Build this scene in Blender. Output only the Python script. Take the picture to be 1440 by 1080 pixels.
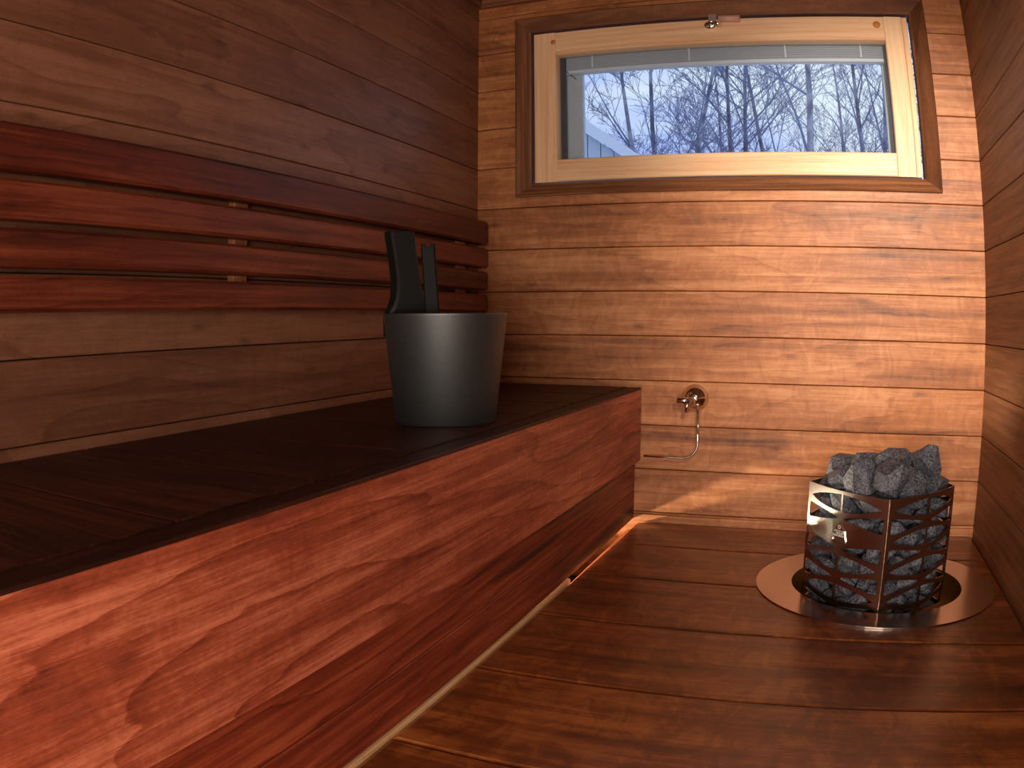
import bpy, bmesh, math, random
from mathutils import Vector, Matrix
from mathutils.geometry import delaunay_2d_cdt
S = bpy.context.scene
C = S.collection
for o in list(bpy.data.objects): bpy.data.objects.remove(o)
PI = math.pi

# ------------------------------------------------------------------ camera
cam_d = bpy.data.cameras.new('camera'); cam = bpy.data.objects.new('camera', cam_d); C.objects.link(cam)
cam_d.type = 'PANO'; cam_d.panorama_type = 'FISHEYE_LENS_POLYNOMIAL'     # wide lens with barrel distortion
cam_d.sensor_width = 36; cam_d.sensor_height = 27; cam_d.sensor_fit = 'HORIZONTAL'
cam_d.fisheye_fov = math.radians(170)
cam_d.fisheye_polynomial_k0 = 0.0
cam_d.fisheye_polynomial_k1 = -0.03480389915531825
cam_d.fisheye_polynomial_k2 = 1.528637455081016e-05
cam_d.fisheye_polynomial_k3 = -4.945623608298323e-06
cam_d.fisheye_polynomial_k4 = 6.229185397506643e-08
cam_d.clip_start = 0.01; cam_d.clip_end = 500
cam.location = (0.9875, -2.1390, 0.5482)
yaw, pitch, roll = 0.3907, -0.0783, -0.0013
cam.rotation_euler = (Matrix.Rotation(yaw, 4, 'Z') @ Matrix.Rotation(PI/2 + pitch, 4, 'X') @ Matrix.Rotation(roll, 4, 'Z')).to_euler()
S.camera = cam

# ------------------------------------------------------------------ sky, lights, exposure
S.view_settings.view_transform = 'Standard'; S.view_settings.look = 'None'
S.view_settings.gamma = 1; S.view_settings.use_curve_mapping = False
S.view_settings.exposure = 0.0
world = bpy.data.worlds.new('dusk_sky'); S.world = world; world.use_nodes = True
wn = world.node_tree.nodes; wl = world.node_tree.links
bg = wn['Background']
tc = wn.new('ShaderNodeTexCoord'); mpn = wn.new('ShaderNodeMapping'); mpn.inputs['Scale'].default_value = (3, 3, 7)
nz = wn.new('ShaderNodeTexNoise'); nz.inputs['Scale'].default_value = 1.6; nz.inputs['Detail'].default_value = 4
rp = wn.new('ShaderNodeValToRGB')
rp.color_ramp.elements[0].position = .35; rp.color_ramp.elements[0].color = (.46, .56, 1.0, 1)
rp.color_ramp.elements[1].position = .62; rp.color_ramp.elements[1].color = (.86, .90, 1.0, 1)
wl.new(tc.outputs['Generated'], mpn.inputs['Vector']); wl.new(mpn.outputs[0], nz.inputs['Vector'])
wl.new(nz.outputs['Fac'], rp.inputs['Fac']); wl.new(rp.outputs['Color'], bg.inputs['Color'])
bg.inputs['Strength'].default_value = 1.3

def area(name, loc, target, sx, sy, power, col, spread=PI):
    d = bpy.data.lights.new(name, 'AREA'); d.shape = 'RECTANGLE'; d.size = sx; d.size_y = sy
    d.energy = power; d.color = col; d.spread = spread
    o = bpy.data.objects.new(name, d); C.objects.link(o); o.location = loc
    o.rotation_euler = (Vector(target) - Vector(loc)).to_track_quat('-Z', 'Y').to_euler()
    return o
def spot(name, loc, target, power, col, ang, blend, rad):
    d = bpy.data.lights.new(name, 'SPOT'); d.energy = power; d.color = col; d.spot_size = math.radians(ang)
    d.spot_blend = blend; d.shadow_soft_size = rad
    o = bpy.data.objects.new(name, d); C.objects.link(o); o.location = loc
    o.rotation_euler = (Vector(target) - Vector(loc)).to_track_quat('-Z', 'Y').to_euler()
    return o
WARM = (1.0, .80, .60)
area('rear_key_light', (1.05, -3.05, .45), (.70, 0, .42), .55, .75, 35, (1.0, .84, .70))  # unseen key light added behind the camera; no doorway is built
spot('wall_spotlight', (1.30, -1.75, 1.30), (1.17, 0, .72), 185, (1.0, .82, .65), 49, 1.0, .06)

# ------------------------------------------------------------------ node helpers and materials
def new_mat(name):
    m = bpy.data.materials.new(name); m.use_nodes = True
    return m, m.node_tree.nodes, m.node_tree.links, m.node_tree.nodes['Principled BSDF']
def plain(name, col, rough=.5, metal=0, bump=0, bscale=200, **kw):
    m, n, l, b = new_mat(name)
    b.inputs['Base Color'].default_value = (*col, 1); b.inputs['Roughness'].default_value = rough
    b.inputs['Metallic'].default_value = metal
    for k, v in kw.items(): b.inputs[k].default_value = v
    if bump:
        t = n.new('ShaderNodeTexCoord'); z = n.new('ShaderNodeTexNoise'); z.inputs['Scale'].default_value = bscale
        bp = n.new('ShaderNodeBump'); bp.inputs['Strength'].default_value = bump; bp.inputs['Distance'].default_value = .001
        l.new(t.outputs['Object'], z.inputs['Vector']); l.new(z.outputs['Fac'], bp.inputs['Height']); l.new(bp.outputs[0], b.inputs['Normal'])
    return m
def wood(name, light, mid, dark, rough=.5, ring=26, warp=7, line=.55, fibre=.35, blotch=.5, knot=.5, curl=.25, coat=0, tonevar=.35, streak=.0, spec=.5, sken=1.1):
    """wood board shader: UV in metres, u along the grain; vertex colour 'tone' varies each board"""
    m, n, l, b = new_mat(name)
    def M(op, a, bb=None, c=None, clamp=False):
        x = n.new('ShaderNodeMath'); x.operation = op; x.use_clamp = clamp
        for i, v in enumerate((a, bb, c)):
            if v is None: continue
            if isinstance(v, (int, float)): x.inputs[i].default_value = v
            else: l.new(v, x.inputs[i])
        return x.outputs[0]
    uv = n.new('ShaderNodeUVMap'); uv.uv_map = 'UVMap'
    sp = n.new('ShaderNodeSeparateXYZ'); l.new(uv.outputs[0], sp.inputs[0]); U, V = sp.outputs[0], sp.outputs[1]
    def noise(su, sv, detail=3, rough_=.5, dist=0):
        cb = n.new('ShaderNodeCombineXYZ'); l.new(M('MULTIPLY', U, su), cb.inputs[0]); l.new(M('MULTIPLY', V, sv), cb.inputs[1])
        z = n.new('ShaderNodeTexNoise'); z.noise_dimensions = '2D'; z.inputs['Scale'].default_value = 1
        z.inputs['Detail'].default_value = detail; z.inputs['Roughness'].default_value = rough_; z.inputs['Distortion'].default_value = dist
        l.new(cb.outputs[0], z.inputs['Vector']); return z.outputs['Fac']
    w = noise(.9, 5, 2, .4)
    w2 = noise(7, 30, 2, .5)
    x = M('ADD', M('MULTIPLY', V, ring), M('MULTIPLY', w, warp)); x = M('ADD', x, M('MULTIPLY', w2, .45))
    fr = M('FRACT', x)                                                   # growth rings: thin darker latewood line, soft shoulder
    r3 = M('ADD', M('MULTIPLY', M('POWER', fr, 9.0), .75), M('MULTIPLY', fr, .16))
    r3 = M('MULTIPLY', r3, M('SUBTRACT', 1.0, M('POWER', fr, 60.0)))
    fib = noise(7, 260, 3, .65); fib2 = noise(30, 1000, 2, .6); sk = noise(2.2, 62, 3, .6)
    bl = noise(2.2, 11, 4, .6); cu = noise(20, 12, 3, .6, 1.4)
    st = noise(.9, 26, 2, .5); spk = noise(120, 260, 2, .6)
    # factor towards dark
    f = M('MULTIPLY', r3, line)
    f = M('ADD', f, M('MULTIPLY', M('SUBTRACT', fib, .5), fibre)); f = M('ADD', f, M('MULTIPLY', M('SUBTRACT', fib2, .5), fibre*.7))
    f = M('ADD', f, M('MULTIPLY', M('SUBTRACT', sk, .5), sken)); f = M('ADD', f, M('MULTIPLY', M('SUBTRACT', spk, .5), fibre*.5))
    f = M('ADD', f, M('MULTIPLY', M('SUBTRACT', bl, .45), blotch*1.6)); f = M('ADD', f, M('MULTIPLY', M('SUBTRACT', cu, .5), curl))
    if streak: f = M('ADD', f, M('MULTIPLY', M('MAXIMUM', M('SUBTRACT', st, .56), 0.0), streak*5))
    at = n.new('ShaderNodeAttribute'); at.attribute_name = 'tone'; at.attribute_type = 'GEOMETRY'
    f = M('ADD', f, M('MULTIPLY', M('SUBTRACT', at.outputs['Fac'], .5), tonevar*2))
    f = M('ADD', f, .28)
    rp_ = n.new('ShaderNodeValToRGB'); e = rp_.color_ramp.elements
    e[0].position = 0; e[0].color = (*light, 1); e[1].position = 1; e[1].color = (*dark, 1)
    k = e.new(.42); k.color = (*mid, 1)
    l.new(f, rp_.inputs['Fac'])
    col = rp_.outputs['Color']
    if knot:
        cb = n.new('ShaderNodeCombineXYZ'); l.new(M('MULTIPLY', U, 2.1), cb.inputs[0]); l.new(M('MULTIPLY', V, 5.5), cb.inputs[1])
        vo = n.new('ShaderNodeTexVoronoi'); vo.voronoi_dimensions = '2D'; vo.inputs['Scale'].default_value = 1; vo.inputs['Randomness'].default_value = 1
        l.new(cb.outputs[0], vo.inputs['Vector'])
        dd = M('ADD', vo.outputs['Distance'], M('MULTIPLY', M('SUBTRACT', w2, .5), .05))
        kf = M('MULTIPLY', M('SUBTRACT', 1.0, M('DIVIDE', dd, .055), clamp=True), knot, clamp=True)
        mx = n.new('ShaderNodeMix'); mx.data_type = 'RGBA'; l.new(kf, mx.inputs[0]); l.new(col, mx.inputs[6])
        mx.inputs[7].default_value = (dark[0]*.35, dark[1]*.3, dark[2]*.3, 1); col = mx.outputs[2]
    l.new(col, b.inputs['Base Color'])
    l.new(M('ADD', M('MULTIPLY', fib, .25), rough-.12), b.inputs['Roughness'])
    b.inputs['Specular IOR Level'].default_value = spec
    if coat: b.inputs['Coat Weight'].default_value = coat; b.inputs['Coat Roughness'].default_value = .22
    bp = n.new('ShaderNodeBump'); bp.inputs['Strength'].default_value = .25; bp.inputs['Distance'].default_value = .0015
    l.new(M('ADD', M('MULTIPLY', fib, .6), M('MULTIPLY', bl, .5)), bp.inputs['Height']); l.new(bp.outputs[0], b.inputs['Normal'])
    return m

def srgb(r, g, b): return tuple(((c/255)/12.92 if c <= 10 else ((c/255+.055)/1.055)**2.4) for c in (r, g, b))
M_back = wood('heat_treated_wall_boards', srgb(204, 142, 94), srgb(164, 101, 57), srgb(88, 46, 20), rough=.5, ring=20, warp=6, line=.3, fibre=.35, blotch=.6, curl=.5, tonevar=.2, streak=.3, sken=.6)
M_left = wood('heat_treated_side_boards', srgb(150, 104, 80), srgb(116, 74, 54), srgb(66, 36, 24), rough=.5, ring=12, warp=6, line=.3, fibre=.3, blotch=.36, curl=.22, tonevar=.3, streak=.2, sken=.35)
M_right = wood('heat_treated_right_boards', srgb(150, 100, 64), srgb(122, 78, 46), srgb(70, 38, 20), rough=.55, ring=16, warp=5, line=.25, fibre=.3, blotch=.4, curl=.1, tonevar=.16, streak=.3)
M_floor = wood('oiled_dark_floor_boards', srgb(176, 104, 46), srgb(118, 60, 22), srgb(46, 19, 5), rough=.36, ring=10, warp=5, line=.22, fibre=.3, blotch=.75, curl=.75, tonevar=.3, coat=.35, streak=.3, sken=.45)
M_front = wood('red_brown_bench_front', srgb(210, 122, 90), srgb(160, 76, 50), srgb(82, 30, 20), rough=.45, ring=11, warp=5.2, line=.5, fibre=.55, blotch=.5, curl=.3, tonevar=.1, knot=.6, coat=.08, sken=1.0)
M_kick = wood('red_brown_kick_boards', srgb(172, 84, 52), srgb(130, 52, 30), srgb(56, 20, 12), rough=.45, ring=22, warp=5, line=.5, fibre=.4, blotch=.6, curl=.1, tonevar=.2, streak=.7)
M_spacer = wood('brown_spacer_battens', srgb(170, 112, 76), srgb(140, 86, 56), srgb(96, 54, 32), rough=.5, ring=40, warp=4, knot=0)
M_seat = wood('shade_darkened_seat_boards', srgb(84, 44, 27), srgb(54, 24, 14), srgb(22, 9, 6), rough=.5, ring=12, warp=6, line=.4, fibre=.3, blotch=.5, curl=.1, tonevar=.2, spec=.3)  # bench wood darkened to carry the shade on the bench top
M_slat = wood('dark_red_backrest_slats', srgb(128, 62, 38), srgb(94, 36, 20), srgb(40, 13, 8), rough=.45, ring=20, warp=4, line=.4, fibre=.4, blotch=.55, curl=.2, tonevar=.4)
M_case = wood('brown_window_casing', srgb(150, 100, 66), srgb(114, 70, 42), srgb(62, 34, 18), rough=.5, ring=22, warp=3, line=.3, fibre=.4, blotch=.45, curl=.1, tonevar=.3, knot=0)
M_pine = wood('pale_pine', srgb(246, 210, 170), srgb(236, 190, 146), srgb(196, 134, 90), rough=.42, ring=60, warp=5, line=.35, fibre=.25, blotch=.25, curl=.08, tonevar=.1, knot=0)
M_batten = wood('pale_lit_line_batten', srgb(240, 206, 160), srgb(226, 182, 130), srgb(190, 140, 92), rough=.5, ring=40, warp=4, knot=0, tonevar=.1)
M_ceil = wood('ceiling_boards', srgb(150, 104, 72), srgb(122, 80, 52), srgb(72, 42, 26), rough=.5, ring=16, warp=5, tonevar=.2)
M_void = plain('dark_underlay', (.012, .007, .005), .9)
M_grey = plain('grey_painted_frame', srgb(196, 200, 206), .5)
M_dgrey = plain('dark_grey_gasket', srgb(70, 68, 74), .6)
M_blind = plain('pale_grey_blind', srgb(222, 226, 236), .45)
M_chrome = plain('polished_chrome', (.78, .75, .70), .09, 1)
M_steel = plain('brushed_stainless_steel', (.62, .54, .48), .22, 1, bump=.08, bscale=60)
M_collar = plain('satin_stainless_collar', (.60, .50, .43), .2, 1, bump=.05, bscale=40)
M_bucket = plain('black_anodised_aluminium', (.13, .14, .145), .48, .9, bump=.35, bscale=900)
M_black = plain('matt_black_bucket_grip', (.007, .008, .008), .6, 0, **{'Specular IOR Level': .25})
M_ladle = plain('black_ladle_handle', (.003, .0032, .0032), .6, 0, **{'Specular IOR Level': .15})
M_badgeblack = plain('badge_black_enamel', (.01, .01, .01), .5, **{'Specular IOR Level': .2})
M_badgewhite = plain('badge_white_enamel', (.8, .78, .74), .5)
M_lampbody = plain('frosted_lamp_cover', (.8, .8, .8), .4)

# stone
def make_stone_mat():
    m, n, l, b = new_mat('dark_olivine_stone')
    t = n.new('ShaderNodeTexCoord'); z = n.new('ShaderNodeTexNoise'); z.inputs['Scale'].default_value = 260; z.inputs['Detail'].default_value = 3
    z2 = n.new('ShaderNodeTexNoise'); z2.inputs['Scale'].default_value = 30; z2.inputs['Detail'].default_value = 4
    r_ = n.new('ShaderNodeValToRGB'); r_.color_ramp.elements[0].position = .36; r_.color_ramp.elements[0].color = (.020, .022, .028, 1)
    r_.color_ramp.elements[1].position = .74; r_.color_ramp.elements[1].color = (.22, .24, .30, 1)
    ad = n.new('ShaderNodeMath'); ad.operation = 'MULTIPLY_ADD'; ad.inputs[1].default_value = .35
    l.new(t.outputs['Object'], z.inputs['Vector']); l.new(t.outputs['Object'], z2.inputs['Vector'])
    sb = n.new('ShaderNodeMath'); sb.operation = 'SUBTRACT'; sb.inputs[1].default_value = .17
    l.new(z.outputs['Fac'], sb.inputs[0]); l.new(z2.outputs['Fac'], ad.inputs[0]); l.new(sb.outputs[0], ad.inputs[2])
    l.new(ad.outputs[0], r_.inputs['Fac']); l.new(r_.outputs['Color'], b.inputs['Base Color'])
    b.inputs['Roughness'].default_value = .62
    bp = n.new('ShaderNodeBump'); bp.inputs['Strength'].default_value = .6; bp.inputs['Distance'].default_value = .002
    l.new(z2.outputs['Fac'], bp.inputs['Height']); l.new(bp.outputs[0], b.inputs['Normal'])
    return m
M_stone = make_stone_mat()
def make_glass():
    m, n, l, b = new_mat('window_glass')
    n.remove(b); out = n['Material Output']
    tr = n.new('ShaderNodeBsdfTransparent'); tr.inputs['Color'].default_value = (.93, .96, .97, 1)
    gl = n.new('ShaderNodeBsdfGlossy'); gl.inputs['Roughness'].default_value = .02
    fr = n.new('ShaderNodeFresnel'); fr.inputs['IOR'].default_value = 1.45
    mx = n.new('ShaderNodeMixShader'); l.new(fr.outputs[0], mx.inputs[0]); l.new(tr.outputs[0], mx.inputs[1]); l.new(gl.outputs[0], mx.inputs[2])
    l.new(mx.outputs[0], out.inputs['Surface']); return m
M_glass = make_glass()
def emis(name, col, s):
    m, n, l, b = new_mat(name); b.inputs['Base Color'].default_value = (*col, 1)
    b.inputs['Emission Color'].default_value = (*col, 1); b.inputs['Emission Strength'].default_value = s; return m

# ------------------------------------------------------------------ mesh builder
class MB:
    def __init__(s): s.v = []; s.f = []; s.uv = []; s.t = []; s.sm = []
    def face(s, pts, uvs=None, tone=.5, smooth=False):
        i = len(s.v); s.v += [tuple(p) for p in pts]; s.f.append(tuple(range(i, i+len(pts))))
        s.uv.append(uvs or [(p[0], p[2]) for p in pts]); s.t.append(tone); s.sm.append(smooth)
    def merge(s, other, mat=None):
        for f, u, t, sm in zip(other.f, other.uv, other.t, other.sm):
            pts = [Vector(other.v[i]) for i in f]
            if mat: pts = [mat @ p for p in pts]
            s.face(pts, u, t, sm)
    def build(s, name, mat, parent=None, weld=True, smooth_angle=None):
        me = bpy.data.meshes.new(name); me.from_pydata(s.v, [], s.f)
        me.uv_layers.new(name='UVMap'); me.color_attributes.new('tone', 'FLOAT_COLOR', 'CORNER')
        fu = [c for u in s.uv for q in u for c in (q[0], q[1])]
        ft = [c for f, t in zip(s.f, s.t) for _ in f for c in (t, t, t, 1.0)]
        me.uv_layers['UVMap'].data.foreach_set('uv', fu); me.color_attributes['tone'].data.foreach_set('color', ft)
        for p, sm in zip(me.polygons, s.sm): p.use_smooth = sm
        if weld:
            bm = bmesh.new(); bm.from_mesh(me); bmesh.ops.remove_doubles(bm, verts=bm.verts, dist=1e-5)
            bmesh.ops.recalc_face_normals(bm, faces=bm.faces); bm.to_mesh(me); bm.free()
        me.materials.append(mat)
        o = bpy.data.objects.new(name, me); C.objects.link(o)
        if parent: o.parent = parent
        return o
def board(mb, o, aL, aW, aT, L, W, T, bev=.0015, tone=.5, seed=None, L2=None):
    """plank: corner o, length aL, width aW, thickness aT (face side at +aT), front arrises chamfered"""
    o, aL, aW, aT = Vector(o), Vector(aL), Vector(aW), Vector(aT)
    r = random.Random(seed if seed is not None else random.random()); ou, ov = r.uniform(0, 60), r.uniform(0, 60)
    cs = [(0, 0), (W, 0), (W, T-bev), (W-bev, T), (bev, T), (0, T-bev)]
    vv = [0, W, W+T, W+T+bev, -T-bev+0, -T]
    ring0 = [o+aW*a+aT*b for a, b in cs]; ring1 = [p+aL*L for p in ring0]
    n = len(cs)
    for i in range(n):
        j = (i+1) % n
        if i == 3: uvv = (W, 0)
        elif i == 2: uvv = (W+bev, W)
        elif i == 4: uvv = (0, -bev)
        elif i == 1: uvv = (W+T, W+bev)
        elif i == 5: uvv = (-bev, -T)
        else: uvv = (0+3.3, W+3.3)
        a, b = uvv
        mb.face([ring0[i], ring0[j], ring1[j], ring1[i]], [(ou, ov+a), (ou, ov+b), (ou+L, ov+b), (ou+L, ov+a)], tone)
    e = [(ou+c[1]*.3, ov+c[0]) for c in cs]
    mb.face(ring0[::-1], e[::-1], min(1, tone+.15)); mb.face(ring1, e, min(1, tone+.15))
def box(mb, a, b, tone=.5, ax=0, seed=1):
    a, b = Vector(a), Vector(b)
    d = b-a; axes = [Vector((1, 0, 0)), Vector((0, 1, 0)), Vector((0, 0, 1))]
    o = [ax] + [i for i in range(3) if i != ax]
    board(mb, a, axes[o[0]], axes[o[1]], axes[o[2]], d[o[0]], d[o[1]], d[o[2]], min(.001, min(d)*.2), tone, seed)
def tube(mb, path, rad, n=12, caps=True):
    P = [Vector(p) for p in path]; R = rad if isinstance(rad, (list, tuple)) else [rad]*len(P)
    t0 = (P[1]-P[0]).normalized(); up = Vector((0, 0, 1)) if abs(t0.z) < .9 else Vector((1, 0, 0))
    nrm = t0.cross(up).normalized(); rings = []
    for i, p in enumerate(P):
        t = ((P[min(i+1, len(P)-1)]-P[max(i-1, 0)])).normalized()
        nrm = (nrm - t*nrm.dot(t)).normalized(); bi = t.cross(nrm)
        rings.append([p+(nrm*math.cos(2*PI*k/n)+bi*math.sin(2*PI*k/n))*R[i] for k in range(n)])
    for a, b in zip(rings, rings[1:]):
        for k in range(n): mb.face([a[k], a[(k+1) % n], b[(k+1) % n], b[k]], smooth=True)
    if caps: mb.face(rings[0][::-1]); mb.face(rings[-1])
def lathe(mb, prof, n=48, M=None, smooth=True):
    M = M or Matrix()
    for (r0, z0), (r1, z1) in zip(prof, prof[1:]):
        for k in range(n):
            a, b = 2*PI*k/n, 2*PI*(k+1)/n
            q = [(r0*math.cos(a), r0*math.sin(a), z0), (r0*math.cos(b), r0*math.sin(b), z0), (r1*math.cos(b), r1*math.sin(b), z1), (r1*math.cos(a), r1*math.sin(a), z1)]
            q = [M @ Vector(p) for p in q]
            if r0 < 1e-6: q = q[1:] if False else [q[0], q[2], q[3]]
            elif r1 < 1e-6: q = [q[0], q[1], q[2]]
            mb.face(q, [(0, 0)]*len(q), smooth=smooth)
def pip(p, poly):
    x, y = p; c = False
    for i in range(len(poly)):
        (x1, y1), (x2, y2) = poly[i], poly[i-1]
        if (y1 > y) != (y2 > y) and x < (x2-x1)*(y-y1)/(y2-y1)+x1: c = not c
    return c
def plate(mb, outer, holes, fmap, thick, grid=None, uvf=None, tone=.5):
    """flat outline with holes, filled, given a thickness and mapped to space by fmap(x, y, t)"""
    pts = []; edges = []
    for lp in [outer]+holes:
        i = len(pts); pts += [Vector(p) for p in lp]; edges += [(i+k, i+(k+1) % len(lp)) for k in range(len(lp))]
    if grid:
        (x0, x1, nx), (y0, y1, ny) = grid
        for a in range(nx+1):
            for b in range(ny+1):
                p = (x0+(x1-x0)*a/nx+1e-5*(b % 3), y0+(y1-y0)*b/ny+1e-5*(a % 3))
                if pip(p, outer) and not any(pip(p, h) for h in holes): pts.append(Vector(p))
    vs, es, fs, *_ = delaunay_2d_cdt(pts, edges, [], 0, 1e-6)
    keep = []
    for f in fs:
        c = (sum(vs[i].x for i in f)/3, sum(vs[i].y for i in f)/3)
        if pip(c, outer) and not any(pip(c, h) for h in holes): keep.append(tuple(f))
    uvf = uvf or (lambda x, y: (x, y)); cnt = {}
    for f in keep:
        for a, b in zip(f, f[1:]+f[:1]): cnt[(a, b)] = cnt.get((a, b), 0)+1
        mb.face([fmap(vs[i].x, vs[i].y, thick) for i in f], [uvf(vs[i].x, vs[i].y) for i in f], tone)
        mb.face([fmap(vs[i].x, vs[i].y, 0) for i in f[::-1]], [uvf(vs[i].x, vs[i].y) for i in f[::-1]], tone)
    for (a, b) in cnt:
        if (b, a) not in cnt:
            A, B = vs[a], vs[b]
            mb.face([fmap(A.x, A.y, 0), fmap(B.x, B.y, 0), fmap(B.x, B.y, thick), fmap(A.x, A.y, thick)], [uvf(A.x, A.y), uvf(B.x, B.y), uvf(B.x, B.y), uvf(A.x, A.y)], tone)
def empty(name, loc=(0, 0, 0), rz=0):
    o = bpy.data.objects.new(name, None); C.objects.link(o); o.location = loc; o.rotation_euler = (0, 0, rz); o.empty_display_size = .05; return o
def tag(o, label=None, cat=None, group=None, kind=None):
    if label: o['label'] = label
    if cat: o['category'] = cat
    if group: o['group'] = group
    if kind: o['kind'] = kind
    return o
def struct(o, label, cat): return tag(o, label, cat, kind='structure')
def part_local(o, parent):
    """parts are modelled in world space: keep them there under their thing"""
    o.parent = parent; bpy.context.view_layer.update(); o.matrix_parent_inverse = parent.matrix_world.inverted(); return o

# ------------------------------------------------------------------ room shell
P_ = .12; ZS = 11.2284
def seam(n): return (ZS-n)*P_
W = 1.426; YF = -3.2; ZC = 1.53; ZB = -.18
WX0, WX1, WZ0, WZ1 = .122, 1.312, .897, 1.449      # casing outer rectangle on the back wall
X, Y, Z = Vector((1, 0, 0)), Vector((0, 1, 0)), Vector((0, 0, 1))
tones_b = {-3: .5, -2: .45, -1: .6, 0: .55, 1: .5, 2: .5, 3: .5, 4: .62, 5: .42, 6: .55, 7: .5, 8: .46, 9: .5, 10: .4, 11: .5, 12: .5}
mb = MB(); mu = MB()
GAP = .0009
for n in range(-3, 13):
    z0, z1 = seam(n+1), seam(n)
    z0 = max(z0, ZB); z1 = min(z1, ZC)
    if z1 <= z0+.002: continue
    segs = [(0, W)]
    lo, hi = z0, z1
    def put(xa, xb, za, zb, sd):
        if zb-za > .002: board(mb, (xa, .018, za+GAP), X, Z, -Y, xb-xa, zb-za-2*GAP, .018, .0016, tones_b.get(n, .5), seed=sd)
    if hi <= WZ0+.01 or lo >= WZ1-.01: put(0, W, lo, hi, 100+n)
    else:
        put(0, WX0+.01, lo, hi, 200+n); put(WX1-.01, W, lo, hi, 300+n)
        if lo < WZ0+.01: put(WX0+.01, WX1-.01, lo, WZ0+.01, 100+n)
        if hi > WZ1-.01: put(WX0+.01, WX1-.01, WZ1-.01, hi, 100+n)
w = mb.build('wall_back', M_back); struct(w, 'back wall of horizontal heat-treated boards below the window', 'wall')
# masonry behind the boards with the window opening left free
mb = MB()
for a, b in [((-.14, .0185, ZB), (WX0+.012, .16, ZC)), ((WX1-.012, .0185, ZB), (W+.14, .16, ZC)), ((WX0+.012, .0185, ZB), (WX1-.012, .16, WZ0+.012)), ((WX0+.012, .0185, WZ1-.012), (WX1-.012, .16, ZC))]:
    box(mb, a, b)
o = mb.build('wall_back_core', M_void, weld=False); o.parent = w
def seed_of(a, b): return a*977+b*31
def side_wall(name, x, inward, mat, sd, tv, label):
    mb = MB(); rr = random.Random(sd)
    for n in range(-3, 13):
        z0, z1 = max(seam(n+1), ZB), min(seam(n), ZC)
        if z1 <= z0+.002: continue
        # face towards the room
        o_ = Vector((x, YF, z0+GAP))-Vector((inward, 0, 0))*.018
        board(mb, o_, Y, Z, Vector((inward, 0, 0)), -YF, z1-z0-2*GAP, .018, .0016, tv.get(n, rr.uniform(.35, .65)), seed=seed_of(sd, n))
    w = mb.build(name, mat); struct(w, label, 'wall')
    mb = MB(); a = x-inward*.0185; b = x-inward*.12; box(mb, (min(a, b), YF, ZB), (max(a, b), 0.018, ZC))
    o = mb.build(name+'_core', M_void, weld=False); o.parent = w
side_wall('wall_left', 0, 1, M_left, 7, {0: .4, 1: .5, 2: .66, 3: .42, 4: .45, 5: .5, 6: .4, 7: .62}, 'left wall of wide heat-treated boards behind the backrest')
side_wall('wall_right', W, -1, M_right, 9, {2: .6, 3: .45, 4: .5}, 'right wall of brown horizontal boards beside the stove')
mb = MB()
for n in range(12): board(mb, (W*n/12+.0005, YF, ZC), Y, X, -Z, -YF+.018, W/12-.001, .0, .0) if False else board(mb, (W*n/12+.0005, YF, ZC+.02), Y, X, -Z, -YF+.018, W/12-.001, .02, .0016, .5, seed=600+n)
struct(mb.build('ceiling', M_ceil), 'boarded wooden ceiling', 'ceiling')
mb = MB()
for n in range(13):
    z0 = max(ZB, ZB+n*.13); z1 = min(z0+.13, ZC)
    if z1-z0 > .01: board(mb, (0, YF-.02, z0), X, Z, Y, W, z1-z0-.001, .02, .0016, .5, seed=700+n)
struct(mb.build('wall_front', M_right), 'boarded wall behind the viewpoint', 'wall')
# cornice
mb = MB()
box(mb, (0, -.016, ZC-.026), (W, .0, ZC), .3, 0, 5)
struct(mb.build('trim_1', M_case), 'thin cornice strip where the back wall meets the ceiling', 'trim')
mb = MB(); box(mb, (0, YF, ZC-.026), (.016, -.016, ZC), .4, 1, 6)
struct(mb.build('trim_2', M_case), 'thin cornice strip where the left wall meets the ceiling', 'trim')

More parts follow.
